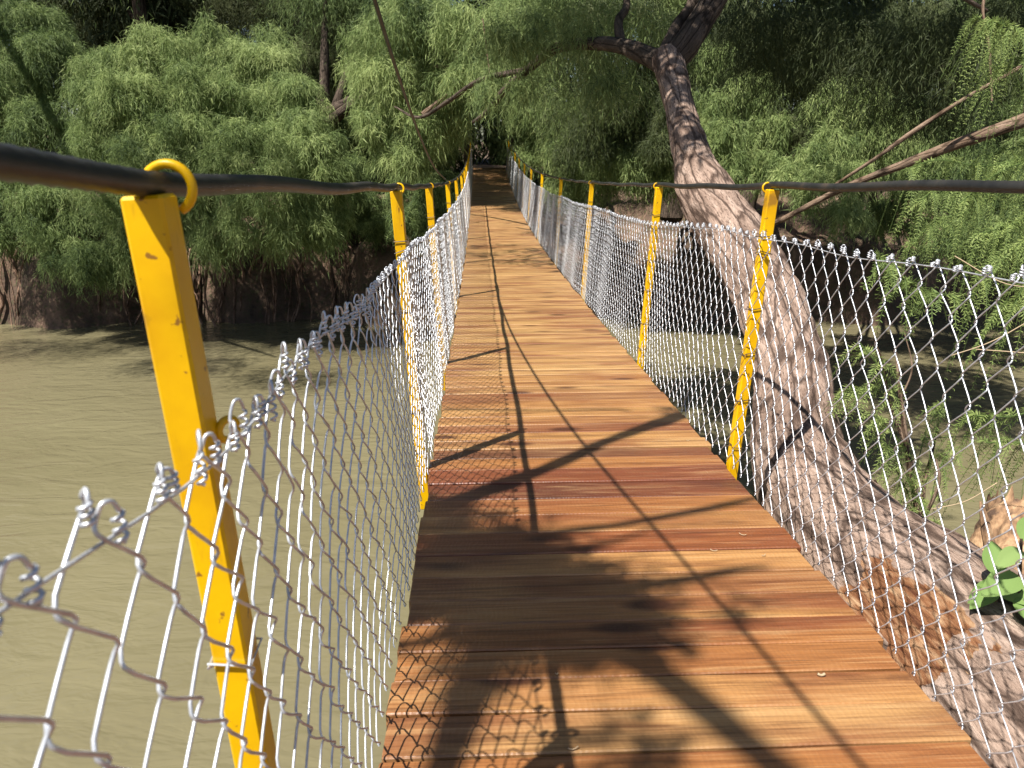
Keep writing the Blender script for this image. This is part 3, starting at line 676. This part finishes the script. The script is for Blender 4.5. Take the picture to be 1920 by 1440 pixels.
for px, py, t_, r in [(950, 30, 12.5, 75), (1040, 30, 11.5, 75), (1120, 130, 11.5, 50), (1180, 30, 10.5, 65), (1000, 110, 13.5, 50), (1090, 180, 12.5, 45), (1180, 160, 12.5, 45), (1230, 40, 10, 50), (930, 120, 14, 40), (1110, 20, 11, 60), (1040, 170, 13, 35)]:
    clump(mb, P(px, py, t_), r * t_ / FPX, .14, .012, 1.5, base_tint=.5, L=.95)
for px, py, t_, r in [(950, 70, 9.2, 45), (1010, 60, 9, 45), (1090, 55, 8.4, 40), (925, 165, 11.3, 35), (985, 165, 10.3, 28), (1130, 150, 8.2, 22)]:
    tufts(mb, P(px, py, t_), r * t_ / FPX * 1.25, .13, .009, 1.7, .45, n=6)
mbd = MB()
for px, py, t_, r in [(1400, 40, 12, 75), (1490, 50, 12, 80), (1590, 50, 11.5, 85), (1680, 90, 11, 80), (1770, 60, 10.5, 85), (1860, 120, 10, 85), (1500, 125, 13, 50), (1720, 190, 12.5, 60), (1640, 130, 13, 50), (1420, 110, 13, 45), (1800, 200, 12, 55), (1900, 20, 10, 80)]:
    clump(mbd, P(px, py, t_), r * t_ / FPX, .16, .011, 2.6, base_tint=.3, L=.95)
mbd.build('crown', MAT['leaf_dull_shade'], lt)  # shade on this upper right mass is put into the darker leaf colour
# unseen crown clumps added above the frame to shade what hangs below
for c, r in [((5.2, 10.2, 5.4), 1.6), ((2.0, 8.6, 5.6), 1.4), ((.9, 9.6, 5.4), 1.2), ((1.2, 7.4, 6.2), 1.1), ((-.2, 10.8, 5.6), 1.1), ((2.4, 11.6, 5.3), 1.4), ((4.2, 11.8, 5.5), 1.5), ((6, 11.6, 5.5), 1.5), ((.5, 11.6, 5.6), 1.2), ((-.5, 5.0, 4.6), .75), ((.2, 5.6, 5.2), .8), ((-.6, 6.6, 4.9), .8), ((-1.0, 8.4, 4.9), .9), ((-1.3, 7.4, 5.0), .8), ((-.2, 7.6, 5.2), .9), ((.6, 4.4, 6.0), .8)]:
    clump(mb, V3(*c), r, .26, .05, 4.0, base_tint=.4)
mb.build('crown', MAT['leaf'], lt)

# ------------------------------------------------------------------ tree on the near bank whose boughs shade the deck
def deck_hit(px, py):
    d = P(px, py, 1.0) - EYE; t = 1.0
    for _ in range(40): q = EYE + d * t; t += (q[2] - float(dz(q[1]))) / max(.25, -d[2] + .05) * .8
    return EYE + d * t
def up(px, py, h): return deck_hit(px, py) + SUN * h
ot = thing('overhanging_cypress', 'near bank cypress above the camera, its boughs shading the planks', 'tree', (-4.6, -3.2, -1.9))
mb = MB(); J = up(960, 1010, 3.9)
trunk_tube(mb, [(-4.6, -3.2, -2.0, .36), (-4.5, -2.9, -.5, .28), (-4.3, -2.3, 1.4, .22), (-3.6, -1.5, 3.0, .15), (J[0] - .5, J[1] - .4, J[2] + .35, .09), (*J, .06)], 50, 14)
mb.build('trunk', MAT['bark_dark'], ot, smooth=True)
SH = [([(760, 985), (840, 945), (920, 915), (1010, 885), (1120, 835), (1200, 805), (1290, 775)], 3.4, (.055, .05, .046, .042, .034, .038, .055)),
      ([(830, 768), (900, 768), (1020, 770), (1150, 768), (1180, 772)], 4.0, (.012, .012, .008, .008, .006)),
      ([(960, 1010), (1060, 996), (1160, 984), (1250, 968), (1340, 950), (1420, 932)], 3.8, (.036, .02, .017, .018, .02, .012)),
      ([(980, 1050), (1080, 1030), (1170, 1010), (1230, 985)], 4.6, (.036, .022, .012, .006)),
      ([(960, 1010), (1010, 1090), (1090, 1160), (1200, 1240), (1300, 1310), (1400, 1390), (1480, 1460)], 4.6, (.075, .065, .05, .044, .040, .038, .038)),
      ([(960, 1130), (905, 1230), (870, 1330), (830, 1440), (800, 1540)], 4.0, (.05, .05, .045, .04, .04)),
      ([(1060, 1110), (1180, 1100), (1290, 1085), (1380, 1068), (1440, 1062)], 3.9, (.038, .026, .022, .018, .008)),
      ([(740, 1168), (820, 1145), (900, 1138), (1000, 1130)], 4.6, (.034, .024, .014, .02)),
      ([(740, 1210), (840, 1198), (930, 1188), (1010, 1180)], 4.6, (.022, .014, .016, .02)),
      ([(1000, 1090), (1100, 1140), (1200, 1185), (1310, 1225)], 3.9, (.05, .045, .035, .012)),
      ([(960, 1080), (880, 1060), (820, 1075), (740, 1080)], 3.9, (.05, .04, .035, .03)),
      ([(1060, 1165), (1150, 1160), (1240, 1145)], 4.8, (.036, .03, .012))]
for pl, h, rr in SH:
    pts = [(*up(x, y_, h + .12 * math.sin(k * 1.7)), r) for k, ((x, y_), r) in enumerate(zip(pl, rr))]
    mb = MB(); trunk_tube(mb, pts, 40, 9, .25, 5); mb.build('branch', MAT['bark_dark'], ot, smooth=True)
mb = MB()
for px, py, r in [(830, 1010, .12), (880, 1040, .14), (940, 1060, .16), (980, 1020, .13), (1010, 1080, .15), (850, 1080, .14), (920, 1110, .13), (790, 1040, .12), (1030, 1130, .14), (1090, 1130, .12), (1080, 1190, .13), (900, 1240, .09), (790, 940, .09), (850, 955, .08), (760, 1060, .1), (820, 1110, .1), (1000, 1150, .12), (1180, 1060, .06), (1240, 1130, .06), (1200, 1390, .07), (1260, 770, .06), (1420, 1140, .05), (1120, 1200, .12), (760, 1100, .1), (1060, 1050, .09), (1100, 1120, .12), (1160, 1170, .11), (1040, 1180, .1), (980, 1160, .1), (900, 990, .12), (960, 1100, .14), (820, 960, .1), (1050, 1090, .1), (1150, 1150, .1), (900, 1170, .1), (1240, 1200, .06), (1180, 1420, .06)]:
    clump(mb, up(px, py, rng.uniform(3.5, 4.5)), r * 1.02, .09, .012, 3.6, L=.22, K=5, droop=.5)
for px, py, r, cv in [(930, 462, .5, .9), (990, 470, .5, .8), (960, 490, .5, .9), (890, 478, .5, 1.2), (1030, 492, .35, .5)]:
    clump(mb, up(px, py, 4.6), (r, .22, .3), .16, .014, cv, L=.4, K=6, droop=.3)
mb.build('crown', MAT['leaf'], ot)

# ------------------------------------------------------------------ near right: riverside tree, sapling, broad leaved plant, stump
def sprays(mb, stem, n, L=.16, needle=.03, nw=.0035, droop=.9, tint=.5, spread=1.0, npt=16):
    """feathery shoots hanging along a stem, each with two rows of needles"""
    p = spline(stem, 60)[:, :3]; T, Nn, B = frames(p)
    for k in range(n):
        u = rng.uniform(.05, 1); i_ = int(u * 59)
        sd = nrm(rng.normal(0, 1, 3) * spread + T[i_] * .6)
        l = L * rng.uniform(.6, 1.3)
        tt = np.linspace(0, 1, npt)[:, None]
        c = p[i_] + sd * l * tt * .75 + V3(0, 0, -1) * droop * l * tt ** 2
        tg = nrm(np.gradient(c, axis=0)); sv = nrm(np.cross(tg, nrm(V3(0, 0, 1) + rng.normal(0, .5, 3))))
        add_tube(mb, c[::3], .0013, 3, tint=.25)
        for s in (-1, 1):
            ld = nrm(tg * .75 + s * sv + rng.normal(0, .3, (npt, 3)))
            ln = needle * (1 - .55 * tt) * rng.uniform(.7, 1.2, (npt, 1)); wv_ = nrm(np.cross(ld, np.cross(tg, sv))) * nw * .5
            V = np.stack([c, c + ld * ln * .45 + wv_, c + ld * ln, c + ld * ln * .45 - wv_], 1).reshape(-1, 3)
            mb.add(V, np.arange(len(V)).reshape(-1, 4), np.clip(tint + rng.normal(0, .15), 0, 1))

rt = thing('riverside_cypress', 'young cypress at the right edge with a pale brown branch crossing above the handrail', 'tree', (6.2, 3.2, -2.6))
mb = MB(); trunk_tube(mb, [(6.2, 3.2, -2.9, .22), (6.0, 3.6, -1, .17), (5.6, 4.0, 1.2, .12), (5.8, 4.2, 4.2, .05)], 30, 12); mb.build('trunk', MAT['branch'], rt, smooth=True)
BR = [([(5.9, 3.7, -.6, .05), PR(2040, 190, 5.2, 32), PR(1920, 226, 5.2, 26), PR(1800, 268, 5.3, 22), PR(1700, 306, 5.5, 17), PR(1600, 345, 5.7, 13), PR(1530, 378, 5.9, 12), PR(1470, 410, 6.1, 11), PR(1400, 440, 6.4, 6)], 'brown branch with a pale scar'),
      ([(5.8, 3.9, .3, .03), PR(2040, 50, 5.0, 12), PR(1920, 122, 5.0, 9), PR(1800, 190, 5.1, 8), PR(1705, 252, 5.2, 9), PR(1640, 298, 5.3, 7), PR(1560, 350, 5.5, 5)], 'thin dark branch'),
      ([(5.8, 4.1, 1.4, .02), PR(1900, -80, 4.6, 7), PR(1845, 0, 4.6, 6), PR(1855, 90, 4.6, 5), PR(1860, 190, 4.6, 3)], None)]
for pts, lb in BR:
    mb = MB(); trunk_tube(mb, pts, 50, 10, .15, 8); o = mb.build('branch', MAT['branch'], rt, smooth=True)
    if lb: o["label"] = lb
mb = MB()
stems = [[(1990, 60, 4.2), (1900, 70, 4.2), (1830, 30, 4.2)], [(1990, 120, 4.0), (1920, 60, 4), (1860, 40, 4)], [(2000, 160, 4.1), (1920, 110, 4.1), (1870, 130, 4.1)], [(2000, 260, 4.3), (1860, 310, 4.3), (1760, 300, 4.3), (1690, 320, 4.4)], [(2000, 280, 4.0), (1880, 320, 4.0), (1800, 380, 4.0)],
         [(1990, 330, 4.2), (1880, 350, 4.2), (1770, 350, 4.3), (1720, 380, 4.3)], [(1990, 380, 3.7), (1900, 420, 3.7), (1830, 440, 3.7)], [(1980, 420, 3.6), (1900, 470, 3.6), (1840, 530, 3.6)], [(1990, 470, 3.4), (1930, 520, 3.4), (1890, 600, 3.4)], [(2000, 220, 4.4), (1920, 270, 4.4), (1850, 290, 4.4)],
         [(1990, 300, 4.8), (1850, 380, 4.8), (1750, 420, 4.8), (1700, 470, 4.8)], [(1960, 760, 3.5), (1900, 780, 3.5), (1830, 780, 3.5)], [(1990, 840, 3.4), (1910, 830, 3.4), (1850, 830, 3.4)]]
for st in stems:
    q = [P(*s) for s in st]; add_tube(mb, spline(q, 16), .004, 5, tint=.2)
    sprays(mb, q, 20 if st[0][1] > 500 else 34, L=.24, needle=.036, nw=.0045, droop=1.35, tint=.75, npt=24)
q = [P(1790, 555, 2.9), P(1735, 545, 2.8), P(1690, 520, 2.7), P(1645, 480, 2.65)]
add_tube(mb, spline(q, 16), .0035, 5, tint=.2); sprays(mb, q, 40, L=.12, needle=.035, nw=.004, droop=.9, tint=.6)
mb.build('crown', MAT['leaf_near'], rt)

sp = thing('sapling', 'scrubby cypress sapling with reddish stems growing behind the right mesh', 'sapling', P(1740, 1060, 3.3))
STM = [[(1740, 1060, 3.3, .02), (1722, 960, 3.3, .017), (1700, 840, 3.3, .013), (1688, 740, 3.3, .009), (1680, 660, 3.3, .005)], [(1745, 1060, 3.3, .016), (1730, 930, 3.35, .012), (1745, 860, 3.4, .008), (1760, 790, 3.4, .004)], [(1700, 840, 3.3, .009), (1670, 760, 3.3, .006), (1655, 680, 3.2, .004), (1640, 640, 3.2, .003)],
       [(1735, 1020, 3.3, .012), (1700, 960, 3.3, .01), (1660, 930, 3.2, .006), (1640, 900, 3.2, .004)], [(1725, 985, 3.3, .009), (1760, 910, 3.2, .007), (1755, 860, 3.2, .004)], [(1690, 745, 3.3, .006), (1710, 690, 3.3, .004), (1695, 620, 3.3, .002)]]
for s in STM:
    mb = MB(); trunk_tube(mb, [(*P(x, y_, t_), r) for x, y_, t_, r in s], 24, 8, .2, 12); mb.build('stem', MAT['branch'], sp, smooth=True)
mb = MB()
for st, n, L in [([(1690, 760, 3.3), (1650, 690, 3.2), (1610, 640, 3.2)], 18, .16), ([(1690, 780, 3.3), (1640, 730, 3.3), (1580, 730, 3.3)], 22, .18), ([(1700, 840, 3.3), (1660, 800, 3.3), (1640, 780, 3.3)], 16, .14), ([(1720, 950, 3.3), (1690, 870, 3.2), (1650, 820, 3.2)], 22, .16), ([(1740, 960, 3.3), (1760, 880, 3.3), (1790, 830, 3.3)], 20, .15), ([(1720, 870, 3.3), (1740, 800, 3.3), (1770, 760, 3.3)], 14, .14), ([(1730, 1000, 3.3), (1700, 920, 3.25), (1680, 880, 3.2)], 16, .12), ([(1740, 1040, 3.2), (1760, 1000, 3.2), (1750, 970, 3.2)], 10, .08)]:
    q = [P(*s) for s in st]; add_tube(mb, spline(q, 10), .0025, 4, tint=.2); sprays(mb, q, int(n * 1.0), L=L, needle=.034, nw=.0038, tint=.85, npt=18)
mb.build('foliage', MAT['leaf_near'], sp)

def leaf(mb, base, tip, width, up_, tint, curl=.15):
    n = 9; u = np.linspace(0, 1, n); ax = tip - base; Lh = np.linalg.norm(ax); sd = nrm(np.cross(ax, up_)); un = nrm(np.cross(sd, ax))
    prof = np.sin(np.pi * u ** .8) ** .8 * width / 2
    mid = base + ax * u[:, None] - un * (curl * Lh * (u ** 2))[:, None]
    cols = [mid + sd * (prof * s)[:, None] + un * (np.abs(s) * prof * .35)[:, None] for s in (-1, -.5, 0, .5, 1)]
    V = np.stack(cols, 1).reshape(-1, 3); i_, j_ = np.meshgrid(np.arange(n - 1), np.arange(4), indexing='ij'); q = (i_ * 5 + j_).ravel()
    mb.add(V, np.stack([q, q + 1, q + 6, q + 5], 1), tint)
bp = thing('broadleaf_plant', 'green plant with broad pointed leaves at the foot of the leaning trunk', 'plant', P(1890, 1330, 2.1))
mb = MB()
for s in ([(1890, 1340, 2.1), (1885, 1220, 2.05), (1870, 1130, 2.0), (1862, 1075, 2.0)], [(1895, 1340, 2.1), (1905, 1200, 2.0), (1912, 1090, 1.95), (1915, 1010, 1.95)]):
    add_tube(mb, spline([P(*x) for x in s], 20), .004, 7)
mb.build('stem', MAT['branch'], bp, smooth=True)
mb = MB()
for (a, b_, wd, ti) in [((1868, 1100, 2.0), (1822, 1135, 1.95), .045, .5), ((1866, 1085, 2.0), (1812, 1150, 2.0), .04, .4), ((1870, 1105, 2.0), (1945, 1130, 1.9), .05, .7), ((1866, 1080, 2.0), (1862, 1010, 2.05), .05, .5), ((1915, 1030, 1.95), (1870, 1060, 1.9), .04, .8), ((1916, 1015, 1.95), (1950, 960, 2.0), .05, .6), ((1880, 1180, 2.0), (1862, 1290, 1.95), .045, .75), ((1884, 1200, 2.0), (1835, 1230, 2.0), .06, .3), ((1905, 1150, 1.95), (1915, 1260, 1.9), .05, .4), ((1905, 1120, 1.95), (1965, 1180, 1.85), .052, .5), ((1888, 1240, 2.0), (1890, 1310, 2.05), .05, .35), ((1912, 1080, 1.95), (1845, 1110, 1.9), .06, .6)]:
    leaf(mb, P(*a), P(*b_), wd * 1.2, V3(-.3, -.5, 1), ti)
mb.build('leaves', MAT['broad'], bp, smooth=True)

st = thing('broken_stump', 'broken pale stump of split wood at the right edge behind the mesh', 'stump', P(1910, 1060, 2.9))
mb = MB(); c0, c1 = P(1915, 1120, 2.9), P(1905, 940, 3.0)
pp = spline([(*c0, .20), (*(c0 * .5 + c1 * .5), .16), (*c1, .09)], 60); V, F, bk = tube(pp[:, :3], pp[:, 3], 72)
cen = np.repeat(pp[:, :3], 72, 0)
V = np.array([c + (v - c) * (1 + .3 * mnoise.fractal(Vector(v * V3(14, 14, 3)), 1, 2, 4)) for v, c in zip(V, cen)])
for k in range(72): V[-72 + k] += V3(0, 0, .035 * math.sin(k * .7) + .02 * math.sin(k * 1.9))
mb.add(V, F); mb.build('body', MAT['split'], st, smooth=True)
mb = MB(); trunk_tube(mb, [PR(1880, 1120, 2.75, 26), PR(1858, 1030, 2.75, 22), PR(1845, 970, 2.75, 14), PR(1838, 940, 2.75, 4)], 20, 8, .3, 9); mb.build('splinter', MAT['split'], st)

# dead twigs caught behind the mesh at right
TW = [([(1950, 590, 2.5), (1860, 640, 2.55), (1780, 668, 2.6)], 'long dry twig slanting behind the top of the right mesh'), ([(1960, 665, 2.4), (1900, 660, 2.45), (1830, 655, 2.5)], 'short dry twig lying level behind the right mesh'), ([(1960, 540, 2.6), (1880, 530, 2.65), (1790, 480, 2.75)], 'dry twig beside the topmost mesh wires at the right edge'), ([(1870, 905, 2.6), (1810, 940, 2.65), (1745, 955, 2.7)], 'yellowish dry twig above the muddy water behind the mesh')]
for pts, lb in TW:
    mb = MB(); add_tube(mb, spline([P(*q) for q in pts], 14), .0018, 5); tag(mb.build('dry_twig', MAT['pale'], smooth=True), lb, 'twig', 'dry twigs behind the right mesh')

# wood shavings on the planks
for k, (px, py, ln, lb) in enumerate([(1540, 1269, .022, 'pale seed husk on a dark red plank near the right edge'), (1392, 1005, .03, 'curled wood shaving beside the right mesh'), (1338, 1035, .03, 'forked wood shaving right of the cable shadow'), (1432, 1044, .02, 'small wood shaving nearest the trunk'), (1290, 828, .02, 'tiny shaving beside the right post foot'), (1044, 1267, .008, 'tiny white speck in the middle of the shaded planks'), (1075, 1408, .03, 'light shaving next to the handrail shadow')]):
    c = deck_hit(px, py); a = rng.uniform(-.6, .6); d = V3(math.cos(a), math.sin(a), 0); e = V3(-d[1], d[0], 0)
    u = np.linspace(-1, 1, 7)[:, None]
    ln *= .7; mb = MB(); add_tube(mb, c + d * u * ln / 2 + e * (u ** 2) * ln * .1 + V3(0, 0, .004) + V3(0, 0, .003) * u ** 2, .0011 if k else .003, 5)
    tag(mb.build('wood_shaving', MAT['pale'], smooth=True), lb, 'shaving', 'wood shavings on the planks')
